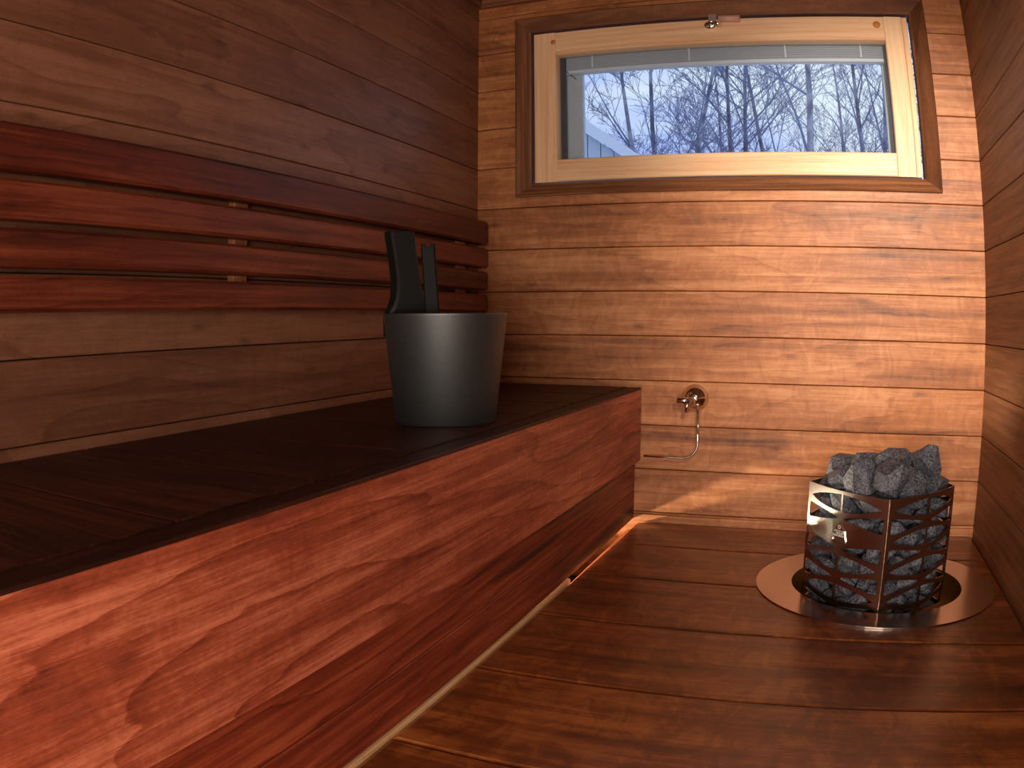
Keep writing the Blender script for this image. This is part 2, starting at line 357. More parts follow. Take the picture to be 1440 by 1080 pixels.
# ------------------------------------------------------------------ heater position and floor
CC = Vector((1.130, -.440)); HC = Vector((1.119, -.466)); R_COL = .272; R_HOLE = .194
floor_seams = [-.006, -.238, -.500, -.775, -1.046, -1.315, -1.585, -1.855, -2.125, -2.4, -2.67, -2.94, -3.2]
def fl_left(y): return .4695 + .0125*max(0, min(1, 1+y/1.05)) + .0015       # slit beside the kick board, wider at the far end
mb = MB(); rr = random.Random(3)
tone_f = [.52, .54, .64, .56, .40, .44, .5, .5, .5, .5, .5, .5]
def circ(c, r, n, a0=0): return [(c[0]+r*math.cos(a0+2*PI*k/n), c[1]+r*math.sin(a0+2*PI*k/n)) for k in range(n)]
for i in range(len(floor_seams)-1):
    y1, y0 = floor_seams[i]-.0016, floor_seams[i+1]+.0016
    ou, ov = rr.uniform(0, 60), rr.uniform(0, 60)
    if True:
        # outline, with the round cut-out for the stove where a board meets it
        def inside(x, y): return (x-CC.x)**2+(y-CC.y)**2 < (R_HOLE+.008)**2
        rc = R_HOLE+.008
        ol = [(fl_left(y0), y0)]
        def edge(y, rev):
            d = rc*rc-(y-CC.y)**2
            if d <= 0: return []
            h = math.sqrt(d); a = math.atan2(y-CC.y, -h); b = math.atan2(y-CC.y, h)
            return [(CC.x-h, y), (CC.x+h, y)]
        lo_hit, hi_hit = edge(y0, 0), edge(y1, 0)
        holes = []
        def arc(p, q, side):
            a = math.atan2(p[1]-CC.y, p[0]-CC.x); b = math.atan2(q[1]-CC.y, q[0]-CC.x)
            if side > 0:
                while b > a: b -= 2*PI
            else:
                while b < a: b += 2*PI
            return [(CC.x+rc*math.cos(a+(b-a)*k/24), CC.y+rc*math.sin(a+(b-a)*k/24)) for k in range(1, 24)]
        polys = []
        if lo_hit and hi_hit:
            l0, r0 = lo_hit; l1, r1 = hi_hit
            polys.append([(fl_left(y0), y0), l0]+arc(l0, l1, 1)+[l1, (fl_left(y1), y1)])
            polys.append([r0, (W-.004, y0), (W-.004, y1), r1]+arc(r1, r0, 1))
        elif hi_hit:
            l1, r1 = hi_hit
            polys.append([(fl_left(y0), y0), (W-.004, y0), (W-.004, y1), r1]+arc(r1, l1, 1)+[l1, (fl_left(y1), y1)])
        elif lo_hit:
            l0, r0 = lo_hit
            polys.append([(fl_left(y0), y0), l0]+arc(l0, r0, 1)+[r0, (W-.004, y0), (W-.004, y1), (fl_left(y1), y1)])
        else:
            polys.append([(fl_left(y0), y0), (W-.004, y0), (W-.004, y1), (fl_left(y1), y1)])
        for pl in polys:
            # board edges eased by a chamfer on the two long sides
            def fm(x, y, t, y0=y0, y1=y1):
                e = min(abs(y-y0), abs(y-y1)); z = t-.028
                if t > 0 and e < .0036: z -= .0045
                return Vector((x, y, z))
            nx = 2
            inner = []
            plate(mb, pl, [], fm, .028, grid=((.48, W-.01, 16), (y0+.0045, y1-.0045, 1)), uvf=lambda x, y, ou=ou, ov=ov, y0=y0: (ou+x, ov+y-y0), tone=tone_f[i])
fl = mb.build('floor', M_floor); struct(fl, 'dark oiled foot platform of wide boards running across the sauna', 'floor')
# sub floor below the boards
mb = MB(); box(mb, (0, YF, ZB-.02), (W, .018, ZB)); o = mb.build('subfloor', M_void); o.parent = fl
# pale ledger and batten added to draw the lit line along the slit
mb = MB(); box(mb, (.45, -1.75, -.05), (.52, -.002, -.0285), .3, 1, 8); box(mb, (.452, -1.75, -.0284), (.4709, -.56, .0035), .2, 1, 9)
struct(mb.build('trim_3', M_batten), 'added pale batten drawing the lit line in the slit between platform and bench', 'trim')
# baseboard
mb = MB(); box(mb, (.47, -.009, .0005), (W-.001, -.0003, .022), .45, 0, 12)
struct(mb.build('baseboard_back', M_back), 'narrow baseboard strip under the back wall boards', 'baseboard')

# ------------------------------------------------------------------ bench
ZT = .370; BX = .484
bench = empty('sauna_bench', (.25, -1.0, 0))
tag(bench, 'long red-brown upper sauna bench along the left wall with seat boards coloured dark for shade', 'bench')
mb = MB(); ys = [-.012, -.245, -.478, -.710, -.942, -1.173, -1.402, -1.632, -1.86, -2.09, -2.32, -2.55, -2.78, -3.01, -3.19]
rr = random.Random(11)
for i in range(len(ys)-1):
    board(mb, (.004, ys[i+1]+.0014, ZT-.026), X, Y, Z, .441, ys[i]-ys[i+1]-.0028, .026, .003, rr.uniform(.35, .65), seed=400+i)
part_local(mb.build('seat', M_seat), bench)
mb = MB(); board(mb, (.4625, YF+.01, .170), Y, Z, X, -YF-.01-.006, ZT-.0065-.170, BX-.4625, .001, .5, seed=2031)
fp = part_local(mb.build('front_panel', M_front), bench)
mb = MB(); board(mb, (.4475, YF+.01, ZT-.006), Y, X, Z, -YF-.01-.006, BX-.4475, .0045, .001, .75, seed=2050)  # added strip, coloured dark for shade on the front panel's top edge
part_local(mb.build('shade_edge_strip', M_seat), bench)
mb = MB()
board(mb, (.449, YF+.01, .007), Y, Z, X, -YF-.01-.004, .078, .020, .0015, .62, seed=880)
board(mb, (.449, YF+.01, .0865), Y, Z, X, -YF-.01-.004, .0825, .020, .0015, .45, seed=881)
part_local(mb.build('kick_board', M_kick), bench)
for y in (-.3, -1.2, -2.1, -2.9):
    mb = MB(); box(mb, (.02, y-.02, ZT-.066), (.4585, y+.02, ZT-.0265), .5, 0, 3)
    part_local(mb.build('bearer', M_seat), bench)
# light strip under the bench, behind the kick board
d = bpy.data.lights.new('under_bench_strip_light', 'AREA'); d.shape = 'RECTANGLE'; d.size = .74; d.size_y = .008; d.energy = 3.1; d.spread = math.radians(80); d.color = (1, .82, .60)
o = bpy.data.objects.new('under_bench_strip_light', d); C.objects.link(o); o.location = (.372, -.39, -.040)
zdir = (Vector((.476, -.7, .004))-Vector((.372, -.7, -.040))).normalized()
xax = Vector((0, 1, 0)); m3 = Matrix((xax, (-zdir).cross(xax), -zdir)).transposed(); o.rotation_euler = m3.to_euler()

# ------------------------------------------------------------------ backrest
br = empty('backrest', (.02, -1.5, .57)); tag(br, 'slatted dark red backrest fixed along the left wall above the bench', 'backrest')
for i, (z0, z1) in enumerate([(.762, .826), (.696, .750), (.632, .684), (.571, .620)]):
    mb = MB(); board(mb, (.016, YF+.05, z0), Y, Z, X, -YF-.05-.036, z1-z0, .030, .005, [.66, .3, .55, .42][i], seed=900+i)
    part_local(mb.build('slat', M_slat), br)
for i, y in enumerate([-.13, -1.043, -1.95, -2.8]):
    mb = MB(); board(mb, (.0005, y-.018, .575), Z, Y, X, .245, .036, .0153, .001, .3, seed=930+i)
    part_local(mb.build('batten', M_spacer), br)

# ------------------------------------------------------------------ window
win = empty('window_1', (.717, .05, .9)); struct(win, 'wide low window with pale pine frame in brown casing', 'window')
FX0, FX1, FZ0, FZ1 = .168, 1.262, .941, 1.402      # pine frame outer
def frame_ring(mb, o, i, yo, yi, tones, seeds):
    """four mitred flat faces between an outer and an inner rectangle"""
    (a0, a1, c0, c1), (b0, b1, d0, d1) = o, i
    O = [(a0, c0), (a1, c0), (a1, c1), (a0, c1)]; I = [(b0, d0), (b1, d0), (b1, d1), (b0, d1)]
    for k in range(4):
        j = (k+1) % 4; r = random.Random(seeds+k); ou, ov = r.uniform(0, 40), r.uniform(0, 40)
        q = [(O[k][0], yo, O[k][1]), (O[j][0], yo, O[j][1]), (I[j][0], yi, I[j][1]), (I[k][0], yi, I[k][1])]
        al = 0 if k % 2 == 0 else 2
        uvs = [(ou+p[al], ov+(p[2-al]+p[1])) for p in q]
        mb.face(q, uvs, tones[k])
mb = MB()
oo = (WX0, WX1, WZ0, WZ1); o1 = (WX0+.004, WX1-.004, WZ0+.004, WZ1-.004)
i1 = (FX0-.012, FX1+.012, FZ0-.012, FZ1+.012); i2 = (FX0-.006, FX1+.006, FZ0-.006, FZ1+.006)
shade_tones = [.40, 1.0, .66, .62]  # light painted per side: bottom lighter, right darkest as if turned from the light
frame_ring(mb, oo, oo, .018, -.010, shade_tones, 40); frame_ring(mb, oo, o1, -.010, -.013, shade_tones, 44)
frame_ring(mb, o1, i1, -.013, .012, shade_tones, 48); frame_ring(mb, i1, i2, .012, .016, shade_tones, 52); frame_ring(mb, i2, i2, .016, .06, [.9]*4, 56)
part_local(mb.build('casing', M_case), win)
# pine sash: stiles full height, rails between
def bar(mb, x0, x1, z0, z1, y0, y1, vert, tone, seed, bev=.0025):
    if vert: board(mb, (x0, y1, z0), Z, X, -Y, z1-z0, x1-x0, y1-y0, bev, tone, seed)
    else: board(mb, (x0, y1, z0), X, Z, -Y, x1-x0, z1-z0, y1-y0, bev, tone, seed)
G0, G1, H0, H1 = .236, 1.192, 1.006, 1.330           # glass opening
fr = MB()
bar(fr, FX0, G0, FZ0, FZ1, .022, .062, True, .45, 61); bar(fr, G1, FX1-.016, FZ0, FZ1, .022, .062, True, .5, 62)
bar(fr, FX1-.0155, FX1, FZ0, FZ1, .026, .062, True, .4, 66, .0015)
bar(fr, G0+.0005, G1-.0005, FZ0, H0, .022, .062, False, .42, 63); bar(fr, G0+.0005, G1-.0005, H1, FZ1, .022, .062, False, .45, 64)
sash = part_local(fr.build('sash_frame', M_pine), win)
M_knot = plain('orange_pine_plug', srgb(196, 124, 56), .5)
for kx, kz, kr in ((.229, 1.371, .008), (1.172, 1.377, .011)):
    mb = MB(); lathe(mb, [(0, .0015), (kr*.9, .0015), (kr, 0), (kr, -.002)], 20, Matrix.Translation((kx, .0222, kz)) @ Matrix.Rotation(PI/2, 4, 'X'))
    part_local(mb.build('wood_plug', M_knot), win)
mb = MB(); box(mb, (G0-.01, .042, H0-.01), (G1+.01, .046, H1+.01)); part_local(mb.build('pane', M_glass), win)
# grey outer frame behind the glass
mb = MB()
for a, b in [((G0-.012, .062, H0-.03), (G0+.014, .075, H1+.02)), ((G1-.006, .062, H0-.03), (G1+.03, .075, H1+.02))]: box(mb, a, b)
part_local(mb.build('gasket', M_dgrey), win)
mb = MB()
OX0, OX1, OZ0, OZ1 = .283, 1.180, 1.000, 1.300
for a, b in [((G0-.03, .115, H0-.05), (OX0, .15, H1+.06)), ((OX1, .115, H0-.05), (G1+.05, .15, H1+.06)), ((OX0, .115, OZ1), (OX1, .15, H1+.06)), ((OX0, .115, H0-.05), (OX1, .15, OZ0))]:
    box(mb, a, b)
for a, b in [((G0-.03, .0765, H0-.05), (G0-.006, .115, H1+.06)), ((G1+.012, .0765, H0-.05), (G1+.05, .115, H1+.06)), ((G0-.006, .0765, H0-.05), (G1+.012, .115, H0-.018)), ((G0-.006, .0765, H1+.035), (G1+.012, .115, H1+.06))]:
    box(mb, a, b)
part_local(mb.build('outer_frame', M_grey), win)
mb = MB(); box(mb, (OX0-.01, .130, OZ0-.01), (OX1+.01, .134, OZ1+.01)); part_local(mb.build('outer_pane', M_glass), win)
# latch and wooden grip on the top rail
LX, LZ = .708, 1.402
mb = MB(); Mx = Matrix.Translation((LX-.012, .018, LZ-.020)) @ Matrix.Rotation(PI/2, 4, 'X')
lathe(mb, [(0, .006), (.009, .006), (.012, .002), (.012, -.004)], 24, Mx @ Matrix.Scale(1.5, 4, (1, 0, 0)))
tube(mb, [(LX-.004, .016, LZ-.018), (LX+.006, .004, LZ-.020), (LX+.016, .000, LZ-.024)], [.005, .005, .008], 12)
box(mb, (LX-.014, .008, LZ-.012), (LX+.008, .0215, LZ+.012))
part_local(mb.build('latch', M_chrome), win)
mb = MB(); tube(mb, [(LX+.014, .010, LZ-.004), (LX+.075, .010, LZ-.006)], .010, 20)
part_local(mb.build('grip', plain('pinkish_wood_grip', srgb(214, 166, 146), .5)), win)
mb = MB(); tube(mb, [(.248, .070, 1.292), (.274, .095, 1.268)], .0018, 8); part_local(mb.build('stay_arm', M_chrome), win)
# blind between the panes
bl = empty('venetian_blind', (.714, .09, 1.3)); tag(bl, 'pale grey venetian blind drawn up along the top of the window', 'blind')
mb = MB(); box(mb, (G0+.006, .080, 1.336), (G1-.002, .108, 1.356)); part_local(mb.build('head_rail', M_grey), bl)
mb = MB()
for k in range(11):
    z = 1.2965+k*.0036; box(mb, (G0+.008, .082, z), (G1-.004, .106, z+.0016), seed=k)
part_local(mb.build('slat_stack', M_blind), bl)
mb = MB(); box(mb, (G0+.006, .081, 1.284), (G1-.002, .107, 1.2945)); part_local(mb.build('bottom_rail', M_blind), bl)
for x in (.33, .62, .90, 1.12):
    mb = MB(); box(mb, (x-.0025, .0785, 1.296), (x+.0025, .0795, 1.337)); part_local(mb.build('ladder_tape', M_blind), bl)

# ------------------------------------------------------------------ chrome wall valve with pipe
vf = empty('wall_valve', (.650, 0, .34)); tag(vf, 'chrome wall valve with a thin pipe bent towards the bench', 'valve')
FXc, FZc = .632, .345
mb = MB(); lathe(mb, [(0, .034), (.010, .034), (.014, .031), (.018, .025), (.024, .020), (.031, .013), (.035, .006), (.037, .0025), (.037, -.0005)], 40, Matrix.Translation((FXc, 0, FZc)) @ Matrix.Rotation(PI/2, 4, 'X'))
part_local(mb.build('wall_flange', M_chrome), vf)
mb = MB(); tube(mb, [(FXc-.002, -.020, FZc-.004), (FXc-.006, -.040, FZc-.006), (FXc-.008, -.048, FZc-.006)], [.011, .012, .009], 20)
tube(mb, [(FXc-.010, -.040, FZc-.006), (FXc-.017, -.040, FZc-.020), (FXc-.018, -.040, FZc-.034)], [.006, .005, .0045], 14)
part_local(mb.build('valve_body', M_chrome), vf)
mb = MB(); tube(mb, [(FXc-.008, -.040, FZc-.005), (FXc-.042, -.040, FZc-.004)], [.0095, .0095], 20); part_local(mb.build('knob', M_chrome), vf)
mb = MB(); px = .644
pth = [(px, -.022, FZc-.010), (px, -.022, .225)]
for k in range(1, 11):
    a = k/10*PI/2; pth.append((px-.040*(1-math.cos(a)), -.022, .225-.040*math.sin(a)-.0*a))
pth += [(px-.075, -.022, .185), (.497, -.022, .186)]
tube(mb, pth, .0032, 12); part_local(mb.build('pipe', M_chrome), vf)

# ------------------------------------------------------------------ bucket and ladle
BC = Vector((.335, -.862, ZT))
bk = empty('sauna_bucket', BC); tag(bk, 'black tapered metal sauna bucket with tall grip standing on the bench', 'bucket')
mb = MB(); lathe(mb, [(0, .0005), (.086, .0005), (.0885, .003), (.1085, .186), (.1095, .1885), (.1085, .1905), (.1062, .1885), (.0865, .008), (0, .006)], 96, Matrix.Translation(BC))
part_local(mb.build('pail', M_bucket), bk)
# camera-side directions for orienting the grips
Rv = Vector((.925, .381, 0)); Fv = Vector((-.381, .925, 0))
def ribbon(mb, stations, thick_dir_of):
    """closed box-section sweep: stations = (centre, half width vec, half thickness vec)"""
    rings = []
    for c, hw, ht in stations:
        b = .82
        rings.append([c-hw*b-ht, c+hw*b-ht, c+hw-ht*b, c+hw+ht*b, c+hw*b+ht, c-hw*b+ht, c-hw+ht*b, c-hw-ht*b])
    for a, b2 in zip(rings, rings[1:]):
        for k in range(8): mb.face([a[k], a[(k+1) % 8], b2[(k+1) % 8], b2[k]])
    mb.face(rings[0][::-1]); mb.face(rings[-1])
# grip: a stout angled bar that flares into the rim at its foot
gx = Rv*1.0
base = BC-Rv*.058+Fv*.0
st = []
ang = math.radians(28); wdir = (Rv*math.cos(ang)+Fv*math.sin(ang)); tdir = (Fv*math.cos(ang)-Rv*math.sin(ang))
for z, off, hw, ht in [(.150, -.004, .040, .012), (.180, -.004, .040, .013), (.190, -.004, .038, .016), (.198, -.003, .0345, .018), (.208, -.003, .030, .019), (.220, -.0035, .0260, .020), (.235, -.005, .0230, .0205), (.252, -.0065, .0215, .0205), (.29, -.0115, .0215, .0205), (.333, -.0175, .0225, .0205), (.336, -.018, .0215, .0195)]:
    st.append((base+Rv*off+Z*z-Rv*.006, wdir*hw, tdir*ht))
mb = MB(); ribbon(mb, st, None); part_local(mb.build('grip', M_black), bk)
ld = empty('ladle', BC+Rv*.0+Z*.006); tag(ld, 'black sauna ladle standing in the bucket, only its straight handle showing', 'ladle')
st = []
lb = BC-Rv*.0205-Fv*.015
for z, off, hw, ht in [(.030, .012, .010, .004), (.12, .006, .010, .005), (.19, .0, .0125, .006), (.25, -.004, .012, .006), (.306, -.008, .0122, .0065)]:
    st.append((lb+Rv*off+Z*z, Rv*hw, Fv*ht))
mb = MB(); ribbon(mb, st, None)
for s_ in (-1, 1):                                     # two small horns at the tip leave a hanging notch
    c = lb+Rv*(-.008+s_*.0083)+Z*.306
    ribbon(mb, [(c, Rv*.0038, Fv*.0065), (c+Z*.006, Rv*.0034, Fv*.006)], None)
part_local(mb.build('handle', M_ladle), ld)
mb = MB(); lathe(mb, [(0, .0), (.030, .004), (.040, .022), (.041, .030), (.038, .029), (.028, .008), (0, .004)], 32, Matrix.Translation(BC+Rv*.012-Fv*.012+Z*.008))
part_local(mb.build('bowl', M_black), ld)

# ------------------------------------------------------------------ stove
st_ = empty('sauna_stove', (HC.x, HC.y, 0)); tag(st_, 'stainless steel sauna stove basket with leaf cut-outs sunk into the platform', 'stove')
mb = MB()
plate(mb, circ(CC, R_COL, 96), [circ(CC, R_HOLE, 80)], lambda x, y, t: Vector((x, y, .0005+t)), .0025)
part_local(mb.build('collar', M_collar), st_)
mb = MB(); lathe(mb, [(R_HOLE, .001), (R_HOLE, -.10), (0, -.102), ], 80, Matrix.Translation((CC.x, CC.y, 0)))
part_local(mb.build('well', plain('dull_steel_well', (.35, .27, .15), .35, 1)), st_)
# basket: four bowed panels meeting at corners; one corner faces the room
RB = .158; ZB0, ZB1 = -.068, .226; BOW = .016
th0 = math.atan2(-1, .02)
corners = [HC+Vector((math.cos(th0+k*PI/2), math.sin(th0+k*PI/2)))*RB for k in range(4)]
def panel_point(A, B, s, out):
    d = (B-A); L = d.length; n = Vector((d.y, -d.x))/L
    bow = BOW*4*s*(1-s); dn = BOW*4*(1-2*s)/L
    nn = (n - d/L*dn).normalized()
    p = A+d*s+n*bow+nn*out
    return p
def leaf(cx, cy, w, h, side=0, n=14, tilt=0):
    """leaf outline; side 0: whole, -1: only the half left of cx (wide end left), 1: the half right of cx"""
    pts = []
    for k in range(n+1):
        t = k/n; pts.append((t, math.sin(PI*t)**.8 if side == 0 else (1-t)**.75*min(1, 8*t+.86)))
    up = [(t, y) for t, y in pts]; dn_ = [(t, -y) for t, y in pts[::-1]]
    lp = up[:-1]+dn_[:-1] if side == 0 else up[:-1]+[(1, 0)]+dn_[1:]
    if side == 0: lp = [(0, 0)]+up[1:-1]+[(1, 0)]+dn_[1:-1]; f = lambda t, y: (cx+(t-.5)*w, cy+y*h/2)
    elif side < 0: f = lambda t, y: (cx-w+t*w, cy+y*h/2)
    else: f = lambda t, y: (cx+w-t*w, cy+y*h/2)
    return [f(t, y) for t, y in lp]
def cutbar(lp, xb, hb):
    """split a whole leaf at the upright bar"""
    L_ = [p for p in lp if p[0] < xb-hb]; R_ = [p for p in lp if p[0] > xb+hb]
    def yat(x, sgn):
        c = [p for p in lp if (p[1]-cy_ >= 0) == (sgn > 0)]
        c = sorted(c); 
        for a, b in zip(c, c[1:]):
            if a[0] <= x <= b[0]: return a[1]+(b[1]-a[1])*(x-a[0])/(b[0]-a[0]+1e-9)
        return cy_
    cy_ = sum(p[1] for p in lp)/len(lp)
    yl1, yl0 = yat(xb-hb, 1), yat(xb-hb, -1); yr1, yr0 = yat(xb+hb, 1), yat(xb+hb, -1)
    def order(pts, c): return sorted(pts, key=lambda p: math.atan2(p[1]-c[1], (p[0]-c[0])*.35))
    Lp = L_+[(xb-hb, yl1), (xb-hb, yl0)]; Rp = R_+[(xb+hb, yr1), (xb+hb, yr0)]
    cl = (sum(p[0] for p in Lp)/len(Lp), cy_); cr = (sum(p[0] for p in Rp)/len(Rp), cy_)
    return order(Lp, cl), order(Rp, cr)
def basket_panel(A, B, badge=False):
    L = (B-A).length*1.02; H = ZB1
    holes = []; top = H-.024; step = .0305
    for k in range(9):
        cy = top-k*step
        if cy < -.05: break
        if k % 2 == 0:
            if badge and k == 2: continue
            a, b = cutbar(leaf(L*.5, cy, L*.88, .034), L*.5, .0028); holes += [a, b]
        else:
            holes += [leaf(L*.5-.008, cy, L*.5-.016, .033, -1), leaf(L*.5+.008, cy, L*.5-.016, .033, 1)]
    mb = MB()
    def fm(x, y, t):
        p = panel_point(A, B, x/L, t); return Vector((p.x, p.y, y))
    outer = [(L*k/16, ZB0) for k in range(17)]+[(L*k/16, ZB1) for k in range(16, -1, -1)]
    plate(mb, outer, holes, fm, .0016, grid=((.001, L-.001, 26), (ZB0+.004, ZB1-.004, 60)))
    return mb, fm, L
for k in range(4):
    A, B = corners[k], corners[(k+1) % 4]
    mb, fm, L = basket_panel(A, B, badge=(k == 3))
    o = part_local(mb.build('basket_panel', M_steel), st_)
    for p in o.data.polygons: p.use_smooth = False
    if k == 3: badge_fm, badge_L = fm, L
# badge on the left front panel (panel 3 runs from the left corner to the front corner)
def bmap(x, y, t): return badge_fm(badge_L*.5+x, .1405+y, .0018+t)
def tri(sc):
    pts = []
    V = [(-.0, .020), (-.0165, -.013), (.0165, -.013)]
    for i in range(3):
        a, b, c = Vector(V[i-1]), Vector(V[i]), Vector(V[(i+1) % 3])
        p = b.lerp(a, .22); q = b.lerp(c, .22)
        for t in (0, .25, .5, .75, 1):
            pts.append((p.lerp(b, t)).lerp(b.lerp(q, t), t))
        # bulge along the side
        m_ = b.lerp(c, .5); nrm = Vector((c.y-b.y, -(c.x-b.x))).normalized(); 
        if nrm.dot(m_) < 0: nrm = -nrm
        pts.append(m_+nrm*.0022)
    return [(p[0]*sc, p[1]*sc) for p in pts]
T1, T2 = tri(1.45), tri(1.27)
mb = MB(); plate(mb, T1, [T2], bmap, .0022); badge = part_local(mb.build('badge', M_chrome), st_)
mb = MB(); plate(mb, T2, [], bmap, .0012); o = mb.build('badge_face', M_badgeblack); o.parent = badge; o.matrix_parent_inverse = badge.matrix_world.inverted()
mb = MB(); plate(mb, [(-.0178, -.0058), (.0178, -.0058), (.0125, .0062), (-.0125, .0062)], [], lambda x, y, t: bmap(x, y, t+.0013), .0004)
o = mb.build('badge_band', M_badgewhite); o.parent = badge
mb = MB(); ring_o = circ((0, .0135), .0042, 20); ring_i = circ((0, .0135), .0024, 16); plate(mb, ring_o, [ring_i], lambda x, y, t: bmap(x, y, t+.0013), .0004)
o = mb.build('badge_emblem', M_badgewhite); o.parent = badge
tcv = bpy.data.curves.new('badge_lettering', 'FONT'); tcv.body = 'MOTA'; tcv.size = .0125; tcv.align_x = 'CENTER'; tcv.align_y = 'CENTER'; tcv.offset = .00018
to = bpy.data.objects.new('badge_lettering', tcv); C.objects.link(to); bpy.context.view_layer.update()
tm = bpy.data.meshes.new_from_object(to.evaluated_get(bpy.context.evaluated_depsgraph_get())); bpy.data.objects.remove(to)
for v in tm.vertices: v.co = bmap(v.co.x, v.co.y, .0019)
tm.materials.clear(); tm.materials.append(M_badgeblack)
o = bpy.data.objects.new('badge_lettering', tm); C.objects.link(o); o.parent = badge
# heating element core and basket floor
mb = MB(); lathe(mb, [(0, .16), (.05, .145), (.062, .135), (.062, -.066), (0, -.066)], 32, Matrix.Translation((HC.x, HC.y, 0)))
part_local(mb.build('heating_core', plain('heater_core_steel', (.05, .05, .05), .5, 1)), st_)

# ------------------------------------------------------------------ stones
#STONES
def stone_mesh(kind):
    """angular broken stone: convex hull of a few irregular points with slightly eased edges"""
    r = random.Random(900+kind); sx, sy, sz = [(.042, .032, .025), (.036, .030, .027), (.045, .028, .023), (.033, .028, .024), (.039, .035, .022), (.030, .025, .022), (.056, .042, .033), (.050, .044, .036), (.060, .036, .034)][kind]
    bm = bmesh.new()
    for k in range(15):
        z = -1+2*(k+.5)/15; a = k*2.39996+r.uniform(-.5, .5); q = math.sqrt(1-z*z); f = r.uniform(.78, 1.12)
        bm.verts.new((q*math.cos(a)*sx*f, q*math.sin(a)*sy*f, z*sz*f))
    bmesh.ops.convex_hull(bm, input=bm.verts)
    bmesh.ops.delete(bm, geom=[v for v in bm.verts if not v.link_faces], context='VERTS')
    bmesh.ops.dissolve_limit(bm, angle_limit=.42, verts=bm.verts, edges=bm.edges)
    bmesh.ops.bevel(bm, geom=list(bm.edges), offset=.0009, segments=1, affect='EDGES', profile=.6)
    bmesh.ops.recalc_face_normals(bm, faces=bm.faces)
    me = bpy.data.meshes.new('sauna_stone'); bm.to_mesh(me); bm.free(); return me
